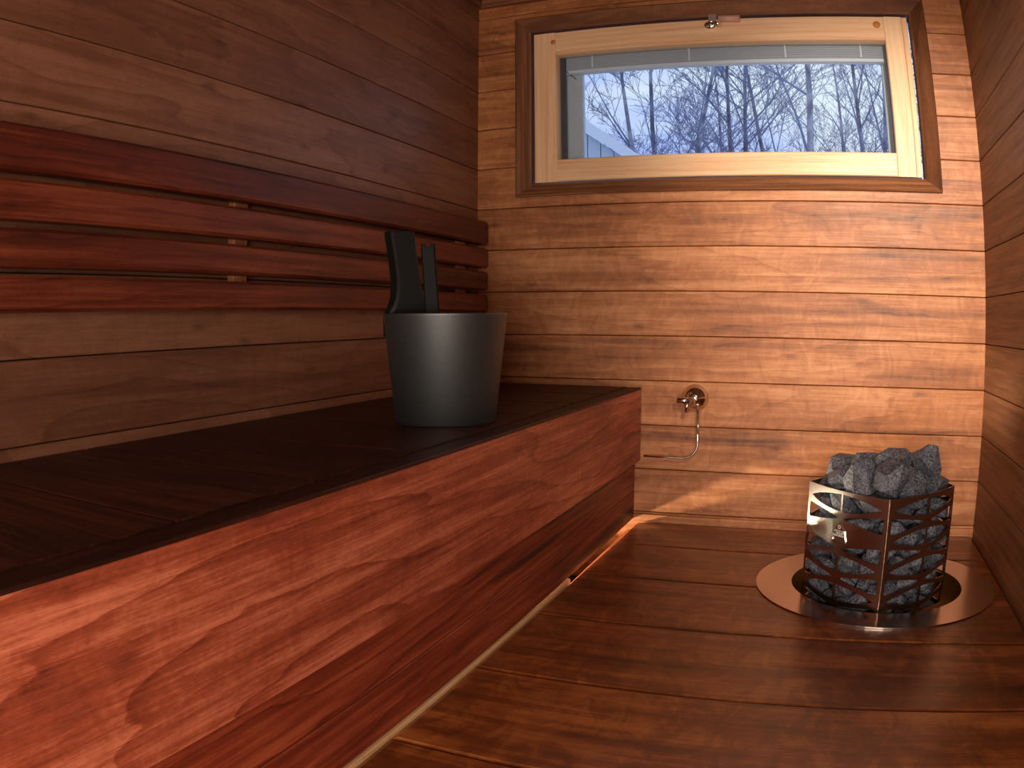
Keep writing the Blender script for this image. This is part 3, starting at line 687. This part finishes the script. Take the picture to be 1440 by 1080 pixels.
STONES = [
 (4, (0.0813, -0.0071, -0.0405), (0.411, -0.678, -0.256, 0.553)),
 (5, (-0.0357, 0.1085, -0.0479), (0.688, 0.218, 0.002, 0.693)),
 (1, (-0.126, -0.0019, -0.0445), (0.446, 0.858, 0.162, -0.2)),
 (3, (0.0069, -0.0934, -0.0451), (0.247, -0.685, 0.681, 0.075)),
 (1, (0.0588, 0.0725, -0.0464), (0.755, 0.22, 0.009, 0.618)),
 (3, (-0.0577, 0.0644, -0.0424), (0.659, 0.717, -0.198, -0.112)),
 (4, (-0.0842, -0.0334, -0.0467), (0.519, -0.03, -0.135, -0.844)),
 (0, (0.0513, -0.0917, -0.0409), (0.582, 0.57, 0.415, 0.405)),
 (1, (0.011, 0.1144, -0.0465), (0.06, 0.293, -0.921, -0.25)),
 (5, (-0.0964, 0.0477, -0.0465), (0.464, -0.68, 0.456, -0.338)),
 (1, (-0.0266, -0.1079, -0.0402), (0.45, -0.057, -0.401, 0.796)),
 (2, (0.1251, -0.013, -0.045), (0.531, -0.609, -0.357, 0.468)),
 (2, (-0.0446, 0.0979, -0.0164), (0.193, 0.011, -0.095, -0.977)),
 (5, (-0.0512, -0.065, -0.0407), (0.246, -0.348, -0.903, -0.049)),
 (2, (0.0129, -0.1277, -0.0245), (0.596, 0.612, -0.194, 0.483)),
 (5, (0.0925, 0.0527, -0.0404), (0.151, 0.154, -0.691, 0.69)),
 (5, (-0.1107, 0.0295, -0.0237), (0.751, 0.66, 0.013, -0.012)),
 (3, (-0.0347, -0.1083, 0.0014), (0.131, 0.339, -0.748, 0.556)),
 (0, (0.094, -0.0529, -0.0191), (0.714, -0.501, -0.412, 0.265)),
 (0, (0.03, 0.0904, -0.0169), (0.525, -0.725, -0.149, 0.421)),
 (2, (-0.0918, -0.025, -0.0142), (0.255, 0.856, 0.443, 0.069)),
 (3, (0.0043, -0.0873, 0.003), (0.838, -0.15, -0.308, -0.425)),
 (2, (0.112, 0.0331, -0.0134), (0.564, -0.501, 0.535, 0.38)),
 (2, (-0.0186, 0.0825, 0.012), (0.251, -0.382, 0.316, -0.832)),
 (2, (-0.0673, -0.0804, -0.0159), (0.796, 0.388, -0.445, 0.136)),
 (2, (0.0492, -0.0832, 0.0006), (0.687, -0.305, -0.098, -0.652)),
 (5, (0.0409, 0.1062, 0.0199), (0.464, -0.232, 0.046, 0.854)),
 (0, (-0.103, 0.0363, 0.0157), (0.524, 0.332, -0.55, -0.559)),
 (0, (0.0119, -0.12, 0.0278), (0.071, 0.18, -0.966, -0.171)),
 (3, (0.1122, -0.0029, -0.0067), (0.636, -0.749, -0.093, 0.158)),
 (5, (0.0035, 0.1335, -0.004), (0.474, 0.356, -0.162, 0.789)),
 (1, (-0.1232, -0.0046, 0.0008), (0.19, 0.811, -0.548, -0.073)),
 (3, (0.0673, -0.0476, 0.0189), (0.031, -0.404, 0.865, -0.297)),
 (3, (0.0695, 0.049, -0.0027), (0.645, 0.422, -0.633, -0.071)),
 (1, (-0.0706, 0.0789, 0.0144), (0.65, 0.474, 0.382, -0.456)),
 (5, (-0.0656, -0.0479, 0.004), (0.808, -0.121, 0.574, 0.059)),
 (1, (0.1172, 0.0155, 0.0371), (0.23, -0.825, -0.428, -0.288)),
 (1, (0.0041, 0.1217, 0.0304), (0.796, 0.372, -0.162, -0.449)),
 (0, (-0.124, -0.0054, 0.0486), (0.355, -0.192, -0.914, -0.045)),
 (4, (-0.0206, -0.0967, 0.0387), (0.066, 0.768, -0.471, 0.428)),
 (5, (0.0684, 0.0819, 0.0128), (0.128, 0.604, 0.574, -0.537)),
 (4, (-0.0608, 0.0607, 0.0577), (0.157, 0.213, 0.553, -0.79)),
 (5, (-0.0665, -0.0839, 0.0319), (0.54, 0.001, -0.658, 0.525)),
 (1, (0.0613, -0.0805, 0.0456), (0.4, 0.214, 0.112, -0.884)),
 (2, (0.021, 0.0902, 0.0519), (0.097, -0.202, 0.969, 0.1)),
 (4, (-0.0821, 0.0151, 0.0477), (0.425, -0.507, -0.46, 0.593)),
 (5, (-0.0485, -0.0675, 0.0534), (0.159, 0.248, 0.767, 0.57)),
 (1, (0.1066, -0.0347, 0.0287), (0.409, 0.18, -0.655, -0.609)),
 (2, (-0.0484, 0.0999, 0.0513), (0.21, 0.092, -0.973, -0.018)),
 (2, (-0.0983, -0.0473, 0.0506), (0.016, -0.461, -0.559, -0.689)),
 (5, (0.0221, -0.079, 0.057), (0.525, 0.043, -0.84, 0.13)),
 (4, (0.0936, 0.0556, 0.0495), (0.253, 0.661, 0.013, -0.706)),
 (4, (-0.1067, 0.0395, 0.0718), (0.522, 0.76, 0.195, 0.334)),
 (0, (-0.0136, -0.122, 0.0794), (0.403, -0.828, 0.383, 0.078)),
 (1, (0.0792, -0.0323, 0.0682), (0.354, -0.61, -0.709, -0.003)),
 (0, (0.0005, 0.1249, 0.0758), (0.981, -0.053, -0.183, -0.022)),
 (1, (-0.0757, -0.0353, 0.0788), (0.441, 0.282, 0.417, 0.744)),
 (4, (0.0341, -0.1109, 0.0753), (0.694, -0.567, -0.116, 0.427)),
 (4, (0.0822, 0.0082, 0.0514), (0.381, -0.249, -0.49, 0.744)),
 (2, (-0.0548, 0.0943, 0.0992), (0.298, 0.066, -0.952, -0.009)),
 (3, (-0.0631, -0.0891, 0.0807), (0.327, -0.83, 0.449, 0.049)),
 (0, (0.0863, -0.0589, 0.0987), (0.538, -0.08, 0.795, -0.268)),
 (4, (0.0451, 0.0683, 0.0837), (0.344, 0.438, -0.648, 0.519)),
 (1, (-0.0729, 0.0453, 0.1095), (0.671, -0.055, -0.726, 0.139)),
 (2, (0.012, -0.0887, 0.102), (0.402, 0.244, 0.881, -0.048)),
 (3, (0.1296, 0.0007, 0.0787), (0.411, -0.201, -0.563, -0.689)),
 (2, (-0.0065, 0.0951, 0.1053), (0.904, 0.149, 0.043, -0.398)),
 (2, (-0.1264, -0.0057, 0.0924), (0.752, 0.093, -0.08, -0.648)),
 (5, (0.0477, -0.0741, 0.0942), (0.605, 0.566, -0.529, 0.184)),
 (1, (0.0393, 0.1055, 0.1135), (0.41, 0.096, 0.415, 0.807)),
 (3, (-0.038, 0.0729, 0.1302), (0.408, -0.54, -0.32, -0.663)),
 (2, (-0.0598, -0.071, 0.1192), (0.59, 0.756, 0.231, -0.164)),
 (0, (0.09, -0.0004, 0.1009), (0.037, -0.439, -0.888, 0.131)),
 (2, (0.0064, 0.0805, 0.1521), (0.546, -0.461, 0.081, -0.695)),
 (3, (-0.0861, 0.0018, 0.1073), (0.474, 0.805, 0.321, 0.155)),
 (3, (-0.0114, -0.1243, 0.1256), (0.604, -0.689, -0.253, -0.311)),
 (3, (0.1031, 0.0432, 0.0905), (0.581, -0.037, -0.239, 0.777)),
 (1, (-0.0771, 0.072, 0.1491), (0.718, 0.449, 0.5, -0.183)),
 (3, (-0.0991, -0.0429, 0.1144), (0.532, -0.457, -0.448, 0.554)),
 (0, (0.0605, -0.071, 0.1345), (0.589, -0.343, -0.107, 0.724)),
 (5, (0.0644, 0.089, 0.1406), (0.918, 0.214, 0.316, -0.106)),
 (3, (-0.1105, 0.0329, 0.1184), (0.535, -0.375, -0.108, 0.749)),
 (1, (-0.0191, -0.0847, 0.1266), (0.462, -0.226, 0.644, 0.566)),
 (0, (0.1028, -0.0216, 0.1396), (0.133, 0.149, 0.979, -0.032)),
 (3, (-0.0328, 0.1098, 0.1449), (0.165, -0.401, -0.867, -0.245)),
 (5, (-0.0982, -0.0502, 0.1543), (0.118, -0.184, -0.973, -0.079)),
 (3, (-0.0241, -0.0082, 0.1799), (0.215, -0.04, -0.193, 0.957)),
 (3, (0.0779, 0.0509, 0.1165), (0.649, 0.004, 0.235, -0.723)),
 (5, (-0.0811, 0.0255, 0.1427), (0.57, 0.408, 0.132, 0.701)),
 (3, (-0.0475, -0.0995, 0.157), (0.009, 0.324, 0.688, -0.649)),
 (4, (0.0285, -0.003, 0.1845), (0.495, -0.545, -0.225, 0.638)),
 (3, (0.003, 0.1323, 0.1621), (0.413, -0.253, -0.866, 0.124)),
 (1, (-0.1232, -0.01, 0.1388), (0.751, 0.639, -0.166, 0.013)),
 (0, (0.0193, -0.1165, 0.1545), (0.136, 0.279, -0.937, 0.162)),
 (3, (0.1285, 0.0098, 0.1215), (0.487, 0.26, 0.539, 0.636)),
 (1, (-0.0498, 0.0337, 0.1708), (0.058, 0.686, 0.291, 0.664)),
 (1, (-0.0556, -0.0507, 0.1597), (0.543, 0.537, 0.416, 0.494)),
 (1, (0.0869, -0.0504, 0.1695), (0.388, 0.091, 0.055, -0.916)),
 (4, (0.0405, 0.0469, 0.1621), (0.098, -0.919, -0.094, 0.37)),
 (5, (-0.1138, 0.0314, 0.1614), (0.667, 0.111, 0.417, 0.608)),
 (5, (0.0052, -0.0779, 0.1594), (0.051, -0.064, 0.605, -0.792)),
 (0, (0.1014, 0.0244, 0.1451), (0.832, -0.433, -0.346, -0.022)),
 (5, (-0.0342, 0.0749, 0.1678), (0.573, -0.616, -0.163, 0.515)),
 (1, (-0.1153, -0.0249, 0.1824), (0.891, -0.247, 0.246, -0.291)),
 (4, (0.0381, -0.0542, 0.1697), (0.011, -0.757, -0.236, 0.61)),
 (1, (0.0343, 0.1064, 0.1749), (0.025, -0.629, -0.759, -0.163)),
 (1, (-0.0845, 0.0492, 0.1916), (0.771, -0.034, -0.485, 0.411)),
 (3, (-0.0132, -0.0502, 0.1714), (0.703, -0.613, -0.16, 0.323)),
 (0, (0.0686, 0.0004, 0.169), (0.33, -0.528, 0.767, -0.155)),
 (4, (-0.0022, 0.0308, 0.19), (0.729, 0.48, -0.309, -0.379)),
 (3, (-0.08, -0.0132, 0.16), (0.062, -0.568, 0.751, 0.331)),
 (4, (0.0335, -0.1038, 0.1866), (0.204, -0.749, -0.615, 0.138)),
 (3, (0.0894, 0.0584, 0.16), (0.041, 0.828, -0.55, -0.106)),
 (5, (-0.0352, 0.0279, 0.2113), (0.282, 0.681, -0.186, 0.649)),
 (3, (-0.023, -0.0109, 0.2179), (0.7, -0.374, -0.268, 0.547)),
 (4, (0.072, -0.0396, 0.2), (0.149, 0.294, 0.944, -0.015)),
 (5, (-0.0142, 0.1018, 0.1849), (0.247, 0.155, 0.469, 0.833)),
 (3, (-0.0615, -0.0149, 0.1927), (0.774, -0.336, 0.519, -0.136)),
 (4, (-0.0202, -0.1149, 0.1957), (0.893, -0.339, 0.296, -0.004)),
 (0, (0.1218, -0.0072, 0.1809), (0.913, -0.122, 0.185, 0.343)),
 (3, (-0.0597, 0.0885, 0.1913), (0.593, -0.284, 0.086, -0.748)),
 (2, (-0.0859, -0.0678, 0.1926), (0.8, -0.444, 0.398, -0.063)),
 (3, (0.0068, -0.0527, 0.2101), (0.379, -0.897, 0.212, -0.078)),
 (0, (0.0584, 0.0529, 0.1983), (0.132, -0.079, -0.028, -0.988)),
 (1, (-0.1127, 0.021, 0.2063), (0.237, -0.842, 0.357, 0.327)),
 (2, (-0.035, -0.0719, 0.2012), (0.153, -0.943, 0.287, 0.075)),
 (7, (0.1052, 0.0108, 0.2227), (0.329, -0.325, 0.829, -0.314)),
 (8, (0.0182, 0.1031, 0.2246), (0.053, 0.536, 0.836, 0.109)),
 (6, (-0.0821, -0.0357, 0.2393), (0.233, 0.765, -0.6, 0.011)),
 (8, (0.0487, -0.0719, 0.2365), (0.602, 0.449, -0.285, -0.596)),
 (8, (0.0839, 0.0523, 0.2517), (0.495, -0.021, 0.634, 0.594)),
 (7, (-0.0283, 0.0753, 0.2324), (0.191, -0.765, -0.249, -0.562)),
 (6, (-0.0483, -0.0874, 0.2483), (0.393, -0.535, 0.427, 0.614)),
 (8, (0.088, -0.0459, 0.2707), (0.095, -0.643, -0.069, -0.757)),
 (7, (-0.0855, 0.041, 0.2442), (0.674, -0.149, 0.126, -0.713)),
 (7, (0.0074, -0.1142, 0.2574), (0.789, 0.313, -0.4, -0.345)),
 (8, (0.0419, 0.0119, 0.2418), (0.81, -0.516, -0.046, -0.276)),
 (6, (0.0065, -0.0435, 0.2744), (0.121, -0.147, 0.164, 0.968)),
 (8, (-0.0332, 0.0082, 0.2631), (0.324, -0.363, 0.612, -0.623)),
]
stone_protos = [stone_mesh(k) for k in range(9)]
for me in stone_protos: me.materials.append(M_stone)
for k, l, q in STONES:
    o = bpy.data.objects.new('sauna_stone', stone_protos[k]); C.objects.link(o)
    o.location = (HC.x+l[0], HC.y+l[1], l[2]); o.rotation_mode = 'QUATERNION'; o.rotation_quaternion = q
    if l[2] > .215: lab, grp = 'dark grey broken stone heaped above the rim of the stove basket', 'stones heaped above the basket rim'
    elif l[0] < -.005 and l[1] < .03: lab, grp = 'dark grey broken stone behind the left front cut-out panel of the stove basket', 'stones behind the left basket panel'
    elif l[1] < .03: lab, grp = 'dark grey broken stone behind the right front cut-out panel of the stove basket', 'stones behind the right basket panel'
    else: lab, grp = 'dark grey broken stone at the wall side of the stove basket', 'stones at the back of the basket'
    tag(o, lab, 'stone', grp)

# ------------------------------------------------------------------ outside
#OUTSIDE
GZ = -1.3
def mk_ground():
    mb = MB(); r = random.Random(4); n = 24
    def h(x, y): return GZ+.15*math.sin(x*.7)+.12*math.sin(y*.9+x*.3)
    for i in range(n):
        for j in range(n):
            x0, x1 = -30+60*i/n, -30+60*(i+1)/n; y0, y1 = .5+45*j/n, .5+45*(j+1)/n
            mb.face([(x0, y0, h(x0, y0)), (x1, y0, h(x1, y0)), (x1, y1, h(x1, y1)), (x0, y1, h(x0, y1))], smooth=True)
    return mb.build('snowy_ground', plain('snow', (.75, .8, .9), .7))
struct(mk_ground(), 'snow covered ground outside the window', 'ground')
def bark():
    m, n, l, b = new_mat('birch_bark')
    t = n.new('ShaderNodeTexCoord'); mp = n.new('ShaderNodeMapping'); mp.inputs['Scale'].default_value = (3, 3, 2.2)
    z = n.new('ShaderNodeTexNoise'); z.inputs['Scale'].default_value = 1.4; z.inputs['Detail'].default_value = 3
    r_ = n.new('ShaderNodeValToRGB'); r_.color_ramp.elements[0].position = .42; r_.color_ramp.elements[0].color = (.09, .10, .15, 1)
    r_.color_ramp.elements[1].position = .62; r_.color_ramp.elements[1].color = (.38, .40, .48, 1)
    l.new(t.outputs['Object'], mp.inputs[0]); l.new(mp.outputs[0], z.inputs['Vector']); l.new(z.outputs['Fac'], r_.inputs['Fac']); l.new(r_.outputs[0], b.inputs['Base Color'])
    b.inputs['Roughness'].default_value = .8; return m
M_bark = bark(); M_twig = plain('hazy_bare_birch_twigs', (.17, .20, .34), .8)  # blue haze mixed into the twig colour
def tree(x, y, hgt, rad, seed, label, stems=1, dens=1.0, group=None):
    r = random.Random(seed); root = empty('birch_tree', (x, y, GZ)); tag(root, label, 'tree', group)
    tk, cr = MB(), MB()
    def limb(mb, p, d, L, r0, lvl):
        n = 5 if lvl == 0 else 3; pts = [p.copy()]; rr_ = [r0]
        for i in range(n*(2 if lvl == 0 else 1)):
            d = (d+Vector((r.uniform(-1, 1), r.uniform(-1, 1), r.uniform(-.5, .8)))*(.05 if lvl == 0 else .16)).normalized()
            if lvl >= 2: d = (d+Vector((0, 0, -.06))).normalized()
            p = p+d*L/(n*(2 if lvl == 0 else 1)); pts.append(p.copy()); rr_.append(max(.0035, r0*(1-(i+1)/(n*(2 if lvl == 0 else 1))*.85)))
        tube(mb, pts, rr_, 8 if lvl == 0 else (5 if lvl == 1 else 3), False)
        return pts, rr_, d
    def grow(pts, rr_, d, L, lvl):
        if lvl > 3: return
        k = [int(20*dens), 6, 5, 3][lvl]
        for i in range(k):
            t = r.uniform(.22 if lvl == 0 else .15, 1)*(len(pts)-1); j = min(int(t), len(pts)-2); f = t-j
            p = pts[j].lerp(pts[j+1], f); a = r.uniform(0, 2*PI)
            up = r.uniform(.55, 1.5) if lvl == 0 else r.uniform(-.1, .9)
            dd = Vector((math.cos(a), math.sin(a), up)).normalized()
            if lvl > 0: dd = (dd*.75+d*.8).normalized()
            LL = L*([.34, .5, .5, .55][lvl])*r.uniform(.6, 1.1)*(1-.45*t/(len(pts)-1) if lvl == 0 else 1)
            q, r2, d2 = limb(cr, p, dd, LL, max(.004, rr_[j]*.42), lvl+1)
            grow(q, r2, d2, LL, lvl+1)
    for s_ in range(stems):
        b = Vector((r.uniform(-.2, .2)*(stems > 1), r.uniform(-.2, .2)*(stems > 1), 0))
        d0 = Vector((r.uniform(-.10, .10)*(stems > 1), r.uniform(-.08, .08), 1)).normalized()
        pts, rr_, d = limb(tk, b, d0, hgt, rad, 0); grow(pts, rr_, d, hgt, 0)
    tk.build('trunk', M_bark, root, weld=False); cr.build('branches', M_twig, root, weld=False)

tree(-1.66, 11.0, 8.6, .075, 27, 'bare birch with several thin spreading stems beside the neighbouring roof', stems=3, dens=.6)
tree(-.58, 13.0, 9.6, .075, 22, 'slender bare birch left of the window centre', stems=2)
tree(.02, 15.0, 10, .080, 23, 'slim bare birch just left of the thickest trunk')
tree(.70, 10.0, 9.4, .098, 24, 'thickest bare birch with pale patches on its trunk, right of centre', dens=1.1)
tree(1.76, 13.0, 9.6, .080, 25, 'left birch of the close pair near the right window edge')
tree(2.12, 13.3, 9.8, .085, 26, 'right birch of the close pair near the right window edge')
for i, (x, y) in enumerate([(-2.2, 21), (1.4, 19), (3.4, 22)]):
    tree(x, y, 10, .09, 40+i, 'distant bare birch in the thicket behind the nearer birches', dens=.7, group='distant birches')
# neighbouring house
M_clad = plain('pale_blue_grey_cladding', srgb(170, 182, 200), .6); M_fascia = plain('pale_fascia', srgb(206, 214, 226), .5); M_roof = plain('snowy_roof', (.7, .75, .85), .7)
hs = empty('neighbour_house', (-4.2, 8, GZ)); tag(hs, 'pale clad gable of a neighbouring house low at the left of the window view', 'house')
ax_, az_ = -4.3, 3.28+.73*(-2.21+4.3)           # ridge
def roofz(x): return az_-.73*abs(x-ax_)
hw_ = 3.6
mb = MB(); nb = 40
for i in range(nb):
    x0 = ax_-hw_+2*hw_*i/nb+.006; x1 = ax_-hw_+2*hw_*(i+1)/nb-.006
    for (a, b) in [(x0, x1)]:
        za, zb = roofz(a)-.18, roofz(b)-.18
        q0 = [(a, 8.10, GZ), (b, 8.10, GZ), (b, 8.10, zb), (a, 8.10, za)]; q1 = [(p[0], 8.13, p[2]) for p in q0]
        mb.face(q0); mb.face(q1[::-1])
        for k in range(4): mb.face([q0[k], q0[(k+1) % 4], q1[(k+1) % 4], q1[k]])
part_local(mb.build('gable_cladding', M_clad), hs)
mb = MB(); q0 = [(ax_-hw_, 8.14, GZ), (ax_+hw_, 8.14, GZ), (ax_+hw_, 8.14, roofz(ax_+hw_)-.2), (ax_, 8.14, az_-.2), (ax_-hw_, 8.14, roofz(ax_-hw_)-.2)]
q1 = [(p[0], 9.3, p[2]) for p in q0]; mb.face(q0); mb.face(q1[::-1])
for k in range(5): mb.face([q0[k], q0[(k+1) % 5], q1[(k+1) % 5], q1[k]])
part_local(mb.build('house_wall', M_dgrey), hs)
for sg in (-1, 1):
    mb = MB(); xe = ax_+sg*(hw_+.4)
    def pr(y0, y1, t0, t1, nm, mt):
        mb = MB(); a = [(ax_, y0, az_+t0), (xe, y0, roofz(xe)+t0), (xe, y0, roofz(xe)+t1), (ax_, y0, az_+t1)]; b = [(p[0], y1, p[2]) for p in a]
        mb.face(a); mb.face(b[::-1])
        for k in range(4): mb.face([a[k], a[(k+1) % 4], b[(k+1) % 4], b[k]])
        part_local(mb.build(nm, mt), hs)
    pr(8.0, 8.04, -.17, 0, 'fascia', M_fascia); pr(8.04, 9.5, -.05, 0, 'roof', M_roof)
